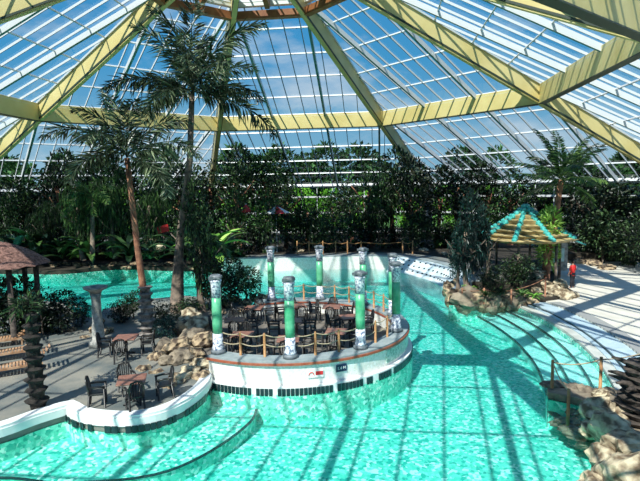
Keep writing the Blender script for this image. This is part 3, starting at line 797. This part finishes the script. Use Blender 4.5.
# rope fence near right
t = thing('rope_fence', 'orange wooden posts with rope at the end of the curved pool steps', 'fence', G(575, 392, .26))
base = Vector(t.location); ps = []
for (u0, v0, v1) in ((552,388,360), (600,392,357)):
    q = G(u0, v0, .26); ztop = AT(u0, v1, q.y).z
    b = bmesh.new(); tube(b, [q-base, Vector((q.x,q.y,ztop))-base], [.055,.05], 8); obj('post', b, M['post'], t); ps.append(Vector((q.x,q.y,ztop-.08))-base)
q = G(568, 416, .0); ztop = AT(568, 389, q.y).z
b = bmesh.new(); tube(b, [q-base-Vector((0,0,.3)), Vector((q.x,q.y,ztop))-base], [.055,.05], 8); obj('post', b, M['post'], t); p3 = Vector((q.x,q.y,ztop-.05))-base
q = G(660, 372, .3); p4 = Vector((q.x, q.y, 1.25))-base
b = bmesh.new(); tube(b, [Vector((p4.x,p4.y,0)), p4+Vector((0,0,.08))], .05, 8); obj('post', b, M['post'], t)
for a, c in ((ps[0],ps[1]), (ps[1],p4), (ps[0],p3)):
    b = bmesh.new(); tube(b, [a.lerp(c, f/8) - Vector((0,0,.12*4*f/8*(1-f/8))) for f in range(9)], .022, 5); obj('rope', b, M['rope'], t)
# fence on planter front
t = thing('rope_fence', 'dark wooden posts with rope along the front of the planting bed', 'fence', G(505, 302, .3)); base = Vector(t.location); prev = None
for (u0, v0, v1) in ((462,304,288), (484,306,288), (511,307,289), (545,303,277)):
    q = G(u0, v0-2, .2); zt = AT(u0, v1, q.y).z
    b = bmesh.new(); tube(b, [q-base, Vector((q.x,q.y,zt))-base], .05, 7); obj('post', b, M['barkred'], t)
    c = Vector((q.x,q.y,zt-.08))-base
    if prev:
        b = bmesh.new(); tube(b, [prev.lerp(c, f/8) - Vector((0,0,.1*4*f/8*(1-f/8))) for f in range(9)], .02, 5); obj('rope', b, M['barkred'], t)
    prev = c
# fence behind far wall
t = thing('rope_fence', 'low orange posts with rope along the top of the far pool wall', 'fence', G(330, 256, 1.1)); base = Vector(t.location); prev = None
for u0 in (297, 309, 323, 336, 348, 362, 404, 414):
    q = G(u0, 255, 1.1); q.y += .7
    b = bmesh.new(); tube(b, [q-base, q-base+Vector((0,0,1.15))], .06, 6); obj('post', b, M['post'], t)
    c = q-base+Vector((0,0,1.0))
    if prev: b = bmesh.new(); tube(b, [prev, prev.lerp(c,.5)-Vector((0,0,.12)), c], .025, 4); obj('rope', b, M['post'], t)
    prev = c

# person in red
def person():
    p = G(572, 288, .3)
    t = thing('person', 'person in a red top and dark trousers standing on the walkway by the planting bed', 'person', p, .5)
    me = bpy.data.meshes.new('body')
    J = [((0,0,.95),.13), ((0,0,1.15),.12), ((0,0,1.35),.14), ((0,0,1.48),.06), ((0,.01,1.6),.09), ((0,.01,1.7),.085)]
    V = [j[0] for j in J]; Rr_ = [j[1] for j in J]; E = [(0,1),(1,2),(2,3),(3,4),(4,5)]
    for s in (-1, 1):
        i = len(V); V += [(s*.1,0,.88), (s*.11,.03*s,.5), (s*.12,-.02*s,.09), (s*.13,.1-.02*s,.03)]; Rr_ += [.085,.06,.04,.035]; E += [(0,i),(i,i+1),(i+1,i+2),(i+2,i+3)]
        i = len(V); V += [(s*.19,0,1.4), (s*.27,-.02,1.13), (s*.25,.1,.9), (s*.24,.15,.82)]; Rr_ += [.055,.042,.03,.03]; E += [(2,i),(i,i+1),(i+1,i+2),(i+2,i+3)]
    me.from_pydata(V, E, []); me.materials.append(M['skin'])
    o = bpy.data.objects.new('body', me); C.objects.link(o); o.parent = t
    md = o.modifiers.new('skin', 'SKIN'); md.use_smooth_shade = True
    for i, r in enumerate(Rr_): me.skin_vertices[0].data[i].radius = (r, r)
    me.skin_vertices[0].data[0].use_root = True
    o.modifiers.new('sub', 'SUBSURF').render_levels = 2
    b = bmesh.new(); lathe(b, [(.2,.8), (.165,.98), (.15,1.15), (.19,1.36), (.15,1.46), (.08,1.49)], 16)
    for s in (-1,1): tube(b, [(s*.15,0,1.43), (s*.21,0,1.38), (s*.27,-.015,1.15)], [.08,.08,.065], 10)
    for v in b.verts: v.co.y *= .78
    obj('red_top', b, M['red'], t, True)
    b = bmesh.new(); lathe(b, [(.15,.82), (.175,.9), (.16,1.0)], 14)
    for s in (-1,1): tube(b, [(s*.09,0,.9), (s*.11,.03*s,.5), (s*.12,-.02*s,.12)], [.115,.09,.07], 10)
    obj('trousers', b, M['trousers'], t, True)
    b = bmesh.new(); bmesh.ops.create_uvsphere(b, u_segments=12, v_segments=8, radius=.115, matrix=Matrix.Translation((0,-.015,1.69)))
    for v in b.verts:
        if v.co.y > .04: v.co.z = max(v.co.z, 1.7)
    obj('hair', b, M['hair'], t, True)
person()

# parasols and small red board among far plants
def parasol(u, v, Y, r, label, m1, m2):
    p = AT(u, v, Y); t = thing('parasol', label, 'parasol', (p.x, p.y, 1.05)); H = p.z-1.05
    b = bmesh.new(); n = 8
    for k in range(n):
        a0, a1 = 2*pi*k/n, 2*pi*(k+1)/n
        q = [(0,0,H+.45), (r*cos(a0),r*sin(a0),H-.25), (r*cos(a1),r*sin(a1),H-.25)]
        f = b.faces.new([b.verts.new(x) for x in q]); f.material_index = k % 2
        q = [(0,0,H+.42), (r*cos(a1),r*sin(a1),H-.28), (r*cos(a0),r*sin(a0),H-.28)]
        f = b.faces.new([b.verts.new(x) for x in q]); f.material_index = k % 2
    obj('canopy', b, [m1, m2], t)
    b = bmesh.new(); tube(b, [(0,0,0), (0,0,H+.5)], .04, 6); obj('pole', b, M['whitecloth'], t)
parasol(276, 210, 47.5, 1.25, 'red and white parasol among plants behind the far wall', M['red'], M['whitecloth'])
parasol(246, 209, 47.5, .6, 'small faded red parasol left of the red and white one', M['red'], M['red'])
p = AT(163, 229, 46.5); t = thing('board', 'small tilted red board on a post among plants left of the tall palm trunk', 'sign', (p.x, p.y, 1.05), .2)
b = bmesh.new(); box(b, (0,0,p.z-1.05), (1.0,.06,.62)); bmesh.ops.rotate(b, cent=(0,0,p.z-1.05), matrix=Matrix.Rotation(-.25,3,'Y'), verts=b.verts); obj('panel', b, M['red'], t)
b = bmesh.new(); tube(b, [(0,.06,0), (0,.06,p.z-1.1)], .05, 6); obj('post', b, M['bark'], t)
for (u, v) in ((159,246), (150,240)):
    p = AT(u, v, 46.2); rock(p.x, p.y, p.z-.3, 1.2, 'rockpale', 'pale boulder', 'under the red board among the plants', 'pale boulders under the red board')

# ------------------------------------------------------------------ plants
CM = {}
for kind in ('dark', 'mid', 'blue', 'out', 'lime'):
    CM[kind] = []
    for s in range(3):
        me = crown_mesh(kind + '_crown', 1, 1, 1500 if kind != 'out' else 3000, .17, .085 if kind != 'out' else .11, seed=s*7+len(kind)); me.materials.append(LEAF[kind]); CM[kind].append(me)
CM['weep'] = []
for s in range(2):
    me = crown_mesh('weeping_crown', 1, 1, 1500, .26, .045, hang=1.7, seed=50+s); me.materials.append(LEAF['mid']); CM['weep'].append(me)
me = crown_mesh('hedge_crown', 1, 1, 1500, .13, .09, seed=77); me.materials.append(LEAF['outlime']); CM['outlime'] = [me]
CM['big'] = []
for s in range(2):
    me = crown_mesh('big_leaf_crown', 1, 1, 800, .28, .12, seed=80+s); me.materials.append(LEAF['blue']); CM['big'].append(me)
TM = []
for s in range(3):
    me = trunk_mesh('trunk', 1.0, .028, .018, .06, 4, .3, seed=s); TM.append(me)
TMM = {}
def trunkdata(i, m):
    if (i, m) not in TMM:
        me = TM[i].copy(); me.materials.append(M[m]); TMM[(i, m)] = me
    return TMM[(i, m)]
def tree(x, y, z0, H, rx, kind, what, where, group=None, crown=.72, name='broadleaf_tree', cat='tree', bark='bark'):
    """crown = share of the height that foliage covers"""
    t = bpy.data.objects.new(name, None); C.objects.link(t); t.location = (x, y, z0); t.rotation_euler = (0,0,R.uniform(0,6.28))
    later(t, what, where, cat, group)
    f = bpy.data.objects.new('foliage', R.choice(CM[kind])); C.objects.link(f); f.parent = t
    ch = H*crown/2; f.location = (0, 0, H - ch*.97); f.scale = (rx, rx*R.uniform(.85,1.1), ch)
    k = bpy.data.objects.new('trunk', trunkdata(R.randrange(3), bark)); C.objects.link(k); k.parent = t
    k.scale = (H*1.0, H*1.0, H*(1-crown*.45))
    return t
def shrub(x, y, z0, H, rx, kind, what, where, group=None, name='shrub', cat='shrub'):
    return tree(x, y, z0, H, rx, kind, what, where, group, .98, name, cat)
BL = {}
for nm, a in (('banana', (14, 2.3, .55, .8, 1)), ('fern', (26, 1.1, .16, .15, 2)), ('agave', (20, 1.2, .22, .2, 3))):
    me = bigleaf_mesh(nm, a[0], a[1], a[2], a[3], a[4]); BL[nm] = me
def clump(x, y, z0, s, kind, leafm, what, where, group, name):
    key = (kind, leafm)
    if key not in BL: me = BL[kind].copy(); me.materials.append(LEAF[leafm]); BL[key] = me
    o = bpy.data.objects.new(name, BL[key]); C.objects.link(o); o.location = (x,y,z0); o.scale = (s,s,s*R.uniform(.9,1.2)); o.rotation_euler = (0,0,R.uniform(0,6.28))
    later(o, what, where, 'plant', group); return o

R.seed(21)
def row(lst, z0, kind_what, where, group, **kw):
    for (u, Y, vt, wpx, kind) in lst:
        p = AT(u, vt, Y); H = p.z - z0; rx = wpx/2/520*Y
        tree(p.x, Y, z0, H, rx, kind, kind_what, where, group, **kw)
# back row of tall trees beyond the pools
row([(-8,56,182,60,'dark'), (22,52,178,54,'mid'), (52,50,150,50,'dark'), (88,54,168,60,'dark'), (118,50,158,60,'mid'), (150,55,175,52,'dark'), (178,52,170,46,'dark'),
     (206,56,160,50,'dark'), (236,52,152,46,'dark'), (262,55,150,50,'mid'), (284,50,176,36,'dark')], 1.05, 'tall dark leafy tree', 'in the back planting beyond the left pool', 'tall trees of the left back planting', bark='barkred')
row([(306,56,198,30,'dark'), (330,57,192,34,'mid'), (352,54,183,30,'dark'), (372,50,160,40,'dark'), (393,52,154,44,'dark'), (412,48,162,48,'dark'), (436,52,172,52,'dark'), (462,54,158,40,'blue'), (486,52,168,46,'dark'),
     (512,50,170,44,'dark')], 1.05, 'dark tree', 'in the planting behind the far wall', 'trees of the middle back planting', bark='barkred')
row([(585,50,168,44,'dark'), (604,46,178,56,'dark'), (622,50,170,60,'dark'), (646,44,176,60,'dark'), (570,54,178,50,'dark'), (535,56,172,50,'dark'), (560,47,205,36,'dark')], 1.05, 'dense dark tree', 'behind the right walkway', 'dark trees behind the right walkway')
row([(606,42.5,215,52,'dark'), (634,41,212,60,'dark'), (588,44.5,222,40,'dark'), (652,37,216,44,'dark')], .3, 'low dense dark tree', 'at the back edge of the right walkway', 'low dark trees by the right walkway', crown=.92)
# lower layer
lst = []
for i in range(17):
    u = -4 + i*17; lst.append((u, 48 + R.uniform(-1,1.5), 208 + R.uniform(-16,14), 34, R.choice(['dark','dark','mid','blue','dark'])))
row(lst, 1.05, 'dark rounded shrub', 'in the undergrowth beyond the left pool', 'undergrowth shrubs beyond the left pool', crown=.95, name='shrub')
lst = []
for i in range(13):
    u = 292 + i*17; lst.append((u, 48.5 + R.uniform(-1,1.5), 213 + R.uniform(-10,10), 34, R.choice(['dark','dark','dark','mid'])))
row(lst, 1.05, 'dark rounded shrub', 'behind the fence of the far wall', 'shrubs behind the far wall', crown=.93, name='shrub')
# weeping lit plants left
row([(78,45.5,172,34,'weep'), (110,46,170,40,'weep'), (150,46.5,176,34,'weep'), (40,46,196,30,'weep')], .9, 'weeping tree with hanging leaves', 'at the far edge of the left pool', 'weeping trees at the left pool', crown=.8)
for i, (u, v, s, k, m) in enumerate(((12,236,1.5,'banana','blue'), (30,232,1.6,'banana','mid'), (46,240,1.3,'banana','blue'), (60,246,1.1,'banana','mid'), (84,246,1.2,'banana','mid'), (104,250,1.2,'fern','mid'), (128,248,1.2,'banana','mid'), (14,250,1.2,'fern','mid'), (70,256,1.2,'fern','lime'), (148,254,1.2,'fern','mid'), (178,254,1.3,'banana','dark'), (220,246,1.4,'banana','mid'), (212,236,1.6,'banana','lime'), (196,250,1.3,'fern','mid'), (236,244,1.3,'fern','mid'))):
    p = G(u, 262, .9); clump(p.x, p.y+.6+(i%3)*.5, 1.0, s, k, m, 'arching broad-leaved plant' if k == 'banana' else 'low fern clump', 'on the far shore of the left pool', 'leafy clumps on the left far shore', 'banana_plant' if k == 'banana' else 'fern')
for i, u in enumerate((296, 318, 340, 366, 384, 402, 424, 440, 456)):
    p = G(u, 250, 1.05); clump(p.x, p.y+1.2, 1.1, 1.0, 'fern', R.choice(['mid','dark']), 'small fern clump', 'on the ledge behind the far wall', 'ferns on the far ledge', 'fern')

# plants on the left land
def at_ground(lst, z0, what, where, group, name='shrub', **kw):
    for (u, v, vt, wpx, kind) in lst:
        p = G(u, v, z0); H = AT(u, vt, p.y).z - z0
        tree(p.x, p.y, z0, H, wpx/2/520*p.y, kind, what, where, group, name=name, **kw)
at_ground([(230,306,262,46,'dark'), (246,302,268,34,'mid'), (214,310,250,34,'dark')], .42, 'dark bush with small leaves', 'behind the left front column', 'dark bushes behind the left front column', crown=.95, cat='shrub')
at_ground([(202,312,190,40,'dark')], .42, 'dark tree with a hidden trunk', 'right of the tall palm trunk', None, crown=.85)
at_ground([(4,332,284,56,'dark'), (26,334,282,56,'dark'), (46,332,286,54,'dark'), (64,332,294,44,'dark'), (82,326,304,22,'dark'), (120,322,296,26,'dark'), (134,318,292,24,'mid'), (165,324,300,30,'dark'), (184,318,298,34,'dark'), (168,338,316,24,'blue')], .42, 'low dark bush', 'on the near shore of the left pool', 'low dark bushes of the left shore', crown=.97, cat='shrub')
# squat shaggy palms
def shaggy(u, v, vt, r, mkey, label, tiers=9, leaves=True):
    p = G(u, v, .42); H = AT(u, vt, p.y).z - .42
    t = thing('shaggy_palm', label, 'palm', p)
    b = bmesh.new(); R.seed(int(u)); prof = []
    for i in range(tiers):
        z = H*i/tiers; k = 1 - .25*i/tiers
        prof += [(r*.62*k, z), (r*.72*k, z+H/tiers*.5), (r*1.05*k, z+H/tiers*.82), (r*.95*k, z+H/tiers*.86)]
    lathe(b, prof, 11, sm=False)
    for v_ in b.verts: v_.co.x *= R.uniform(.88,1.12); v_.co.y *= R.uniform(.88,1.12)
    obj('trunk', b, M[mkey], t)
    if leaves:
        me = crown_mesh('shaggy_crown', .5, .3, 160, .3, .07, seed=int(u)); me.materials.append(LEAF['dark'])
        f = obj('crown', me, None, t); f.location = (0,0,H+.15)
    return t, p, H
shaggy(38, 408, 312, .33, 'bootsdark', 'squat dark palm with a tiered shaggy trunk on the left bank')
# rough trunk on the lower right
p = G(668, 440, .3)
t = thing('shaggy_palm', 'black rough palm stump with jutting stubs at the right edge by the boulders', 'palm', (9.15, 14.2, .22))
b = bmesh.new(); R.seed(9); prof = []
for i in range(9): z = 1.75*i/9; prof += [(.62-.03*i, z), (.80-.035*i, z+.16)]
lathe(b, prof, 13, sm=False)
for v_ in b.verts: v_.co.x *= R.uniform(.85,1.15); v_.co.y *= R.uniform(.85,1.15)
for k in range(16):
    a = k*2.4; z = R.uniform(.6,1.6); tube(b, [(.4*cos(a),.4*sin(a),z), (.7*cos(a),.7*sin(a),z+.08), (.95*cos(a),.95*sin(a),z+.1)], [.09,.07,.03], 5)
obj('trunk', b, M['boots'], t)
me = bigleaf_mesh('stump_crown', 12, .6, .16, .2, 12); me.materials.append(LEAF['dark']); f = obj('crown', me, None, t); f.location = (.25,0,1.65)
for k in range(3):
    q = (10.9-.1*k, 14.6-1.2*k); shrub(q[0], q[1], .3, 1.9, .9, 'dark', 'black leafy bush', 'at the right edge behind the boulders', 'black bushes at the right edge')

# ------------------------------------------------------------------ palms
FR = {'plume': [frond_mesh('frond', 4.9, 1.05, 34, 1.0, 1, s, .075) for s in range(5)],
      'droop': [frond_mesh('frond', 3.6, .8, 30, 1.4, 1, 10+s, .065) for s in range(4)],
      'stiff': [frond_mesh('frond', 3.2, .6, 44, .8, 0, 20+s, .06) for s in range(3)]}
def palm(loc, pts, rad, fr, n, els, leafm, barkm, label, sc=1, off=.3, extra=None):
    t = thing('palm_tree', label, 'palm', loc)
    b = bmesh.new(); tube(b, pts, rad, 10); obj('trunk', b, M[barkm], t)
    key = (fr, leafm)
    if key not in FR:
        L = []
        for me in FR[fr]: m2 = me.copy(); m2.materials.append(LEAF[leafm]); L.append(m2)
        FR[key] = L
    top = Vector(pts[-1])
    for i in range(n):
        o = bpy.data.objects.new('frond', R.choice(FR[key])); C.objects.link(o); o.parent = t
        o.location = top + Vector((0,0,-.1 + .3*R.random())); e = els[0] + (els[1]-els[0])*(((i*7) % n)/(n-1))
        s = sc*R.uniform(.85,1.1)
        o.rotation_euler = (R.uniform(-.3,.3), -e, off + i*2.39996); o.scale = (s,s,s)
    return t
R.seed(31)
p = G(177, 312, .42); q0 = AT(192, 92, p.y) - p
palm(p, [(0,0,0), (.1,0,1.5), (.35,0,q0.z*.35), (q0.x*.8,0,q0.z*.7), (q0.x,0,q0.z)], [.4,.32,.2,.16,.14], 'plume', 16, (-.15,1.5), 'palm', 'bark', 'very tall palm with a plume crown rising left of the round terrace', 1.0, .2)
p = G(148, 338, .42); q0 = AT(127, 158, p.y) - p
tt = palm(p, [(0,0,0), (-.05,0,1.8), (q0.x*.5,0,q0.z*.5), (q0.x,0,q0.z)], [.16,.16,.13,.11], 'droop', 13, (-.2,1.4), 'palm', 'barkred', 'slender drooping palm with a ringed base behind the low terrace tables', 1.0, .9)
b = bmesh.new(); prof = []
for i in range(8): z = 2.4*i/8; k = 1-.04*i; prof += [(.28*k, z), (.3*k, z+.14), (.44*k, z+.22), (.4*k, z+.26)]
lathe(b, prof, 12, sm=False); R.seed(4)
for v_ in b.verts: v_.co.x *= R.uniform(.9,1.1)
obj('ringed_base', b, M['bootspale'], tt)
p = G(545, 283, .7); q0 = AT(561, 180, p.y) - p
tt = palm(p, [(0,0,0), (.1,0,1.8), (q0.x*.6,0,q0.z*.55), (q0.x,0,q0.z)], [.26,.26,.2,.16], 'stiff', 22, (-.2,1.5), 'palmlime', 'barkred', 'palm with green leafy trunk base beside the pavilion', 1.1, .5)
me = crown_mesh('trunk_greenery', .8, 1.8, 1000, .42, .12, hang=-.4, seed=90); me.materials.append(LEAF['lime']); f = obj('climbing_greenery', me, None, tt); f.location = (.2,0,2.7)
# slender extra palms far right and left
p = AT(612, 200, 47); palm((p.x,47,1.05), [(0,0,0), (.1,0,3), (0,0,p.z-1.2)], [.22,.18,.14], 'stiff', 13, (-.2,1.2), 'palm', 'bark', 'dark palm among the trees at the far right', .8)
p = AT(95, 196, 43.8); palm((p.x-1,44.8,1.0), [(0,0,0), (.2,0,3), (.3,0,p.z-1)], [.22,.18,.14], 'droop', 13, (-.4,1.1), 'palmlime', 'bark', 'bright drooping palm at the far edge of the left pool', .8)
p = AT(236, 216, 40); palm((-7.4,31.2,.42), [(0,0,0), (.1,0,1.5), (.2,0,3.6)], [.15,.12,.1], 'droop', 11, (-.2,1.0), 'palmlime', 'bark', 'small bright palm behind the dark bush near the back columns', .62)

# plants in the right bed
at_ground([(468,294,198,30,'big'), (482,290,212,22,'big'), (458,290,230,22,'blue'), (512,292,254,36,'dark'), (530,288,256,32,'blue'), (490,298,266,34,'dark'), (476,284,206,22,'dark')], .45, 'multi-stemmed plant with large dark leaves', 'in the planting bed before the pavilion', 'large leaved plants of the planting bed', name='rubber_plant', crown=.78, cat='plant')
for (u, v, s, m) in ((470,292,.6,'lime'), (500,296,.7,'mid'), (522,296,.7,'mid'), (534,298,.6,'lime'), (486,296,.5,'mid')):
    p = G(u, v, .7); clump(p.x, p.y, .68, s, 'fern', m, 'green fern tuft', 'at the front of the planting bed', 'fern tufts of the planting bed', 'fern')

# ------------------------------------------------------------------ outdoors
R.seed(40)
for i in range(19):
    a = -66 + i*7.4; Y = 86 + (i%2)*7
    H = R.uniform(10.5, 14)
    tree(a, Y, -1.6, H+1.6, R.uniform(4.6,5.6), 'out', 'broad green tree', 'outside beyond the far glass', 'outdoor trees beyond the far glass', crown=.85)
for i in range(14):
    a = -34 + i*5.2; tree(a + R.uniform(-.5,.5), 76, -1.6, 7.4 + R.uniform(-.8,.8), 2.9, 'outlime', 'bright green garden shrub', 'outside against the far glass', 'bright shrubs outside the far glass', crown=.9, name='shrub', cat='shrub')
for i in range(7):
    tree(44 + R.uniform(-2,3), 24 + i*8, -1.6, R.uniform(9,12), 4.5, 'out', 'green tree', 'outside the right glass wall', 'outdoor trees right of the glass', crown=.85)
for i in range(6):
    tree(-50 + R.uniform(-3,2), 24 + i*9, -1.6, R.uniform(9,12), 4.5, 'out', 'broad green tree', 'outside the left glass wall', 'outdoor trees left of the glass', crown=.85)
flush()

# ------------------------------------------------------------------ light, sky, camera
w = bpy.data.worlds.new('World'); bpy.context.scene.world = w; w.use_nodes = True; t = w.node_tree
bg = t.nodes['Background']; tc = t.nodes.new('ShaderNodeTexCoord'); sp = t.nodes.new('ShaderNodeSeparateXYZ')
t.links.new(tc.outputs['Generated'], sp.inputs[0])
rp = t.nodes.new('ShaderNodeValToRGB'); e = rp.color_ramp.elements
e[0].position = 0; e[0].color = (.34,.62,.80,1); e[1].position = .65; e[1].color = (.025,.25,.70,1)
x = e.new(.22); x.color = (.08,.40,.76,1)
t.links.new(sp.outputs['Z'], rp.inputs['Fac'])
nz = t.nodes.new('ShaderNodeTexNoise'); nz.inputs['Scale'].default_value = 3.2; nz.inputs['Detail'].default_value = 6; nz.inputs['Roughness'].default_value = .6
mp = t.nodes.new('ShaderNodeMapping'); mp.inputs['Scale'].default_value = (1,1,2.6)
t.links.new(tc.outputs['Generated'], mp.inputs[0]); t.links.new(mp.outputs[0], nz.inputs['Vector'])
cr = t.nodes.new('ShaderNodeValToRGB'); cr.color_ramp.elements[0].position = .5; cr.color_ramp.elements[1].position = .72
cr.color_ramp.elements[1].color = (.8,.8,.8,1)
t.links.new(nz.outputs['Fac'], cr.inputs['Fac'])
mx = t.nodes.new('ShaderNodeMix'); mx.data_type = 'RGBA'; mx.inputs['B'].default_value = (.82,.9,1,1)
t.links.new(cr.outputs['Color'], mx.inputs['Factor']); t.links.new(rp.outputs['Color'], mx.inputs['A'])
t.links.new(mx.outputs['Result'], bg.inputs['Color']); bg.inputs['Strength'].default_value = .85

sd = bpy.data.lights.new('sun', 'SUN'); sd.energy = 7.2; sd.angle = radians(.53); sd.color = (1,.96,.88)
so = bpy.data.objects.new('sun', sd); C.objects.link(so)
Ld = Vector((.42, .74, -1.0)).normalized()
so.rotation_euler = Ld.to_track_quat('-Z', 'Y').to_euler(); so.location = (0,0,40)

cd = bpy.data.cameras.new('camera'); cam = bpy.data.objects.new('camera', cd); C.objects.link(cam)
cd.sensor_width = 36; cd.lens = F/640*36; cd.clip_end = 500
cp_, sp_ = cos(PIT), sin(PIT)
right = Vector((1,0,0)); fwd = Vector((0,cp_,-sp_)); up = Vector((0,sp_,cp_))
cr_, sr_ = cos(ROL), sin(ROL)
# image is rotated by ROL (y down): right axis in world such that X' = X cos - Y sin
r2 = right*cr_ + up*sr_
u2 = up*cr_ - right*sr_
m3 = Matrix((r2, u2, -fwd)).transposed()
cam.matrix_world = Matrix.Translation((0,0,CAMZ)) @ m3.to_4x4()
sc = bpy.context.scene; sc.camera = cam
sc.view_settings.view_transform = 'Standard'; sc.view_settings.look = 'None'; sc.view_settings.gamma = 1; sc.view_settings.exposure = 0
sc.view_settings.use_curve_mapping = False
sc.cycles.transparent_max_bounces = 16; sc.cycles.max_bounces = 8
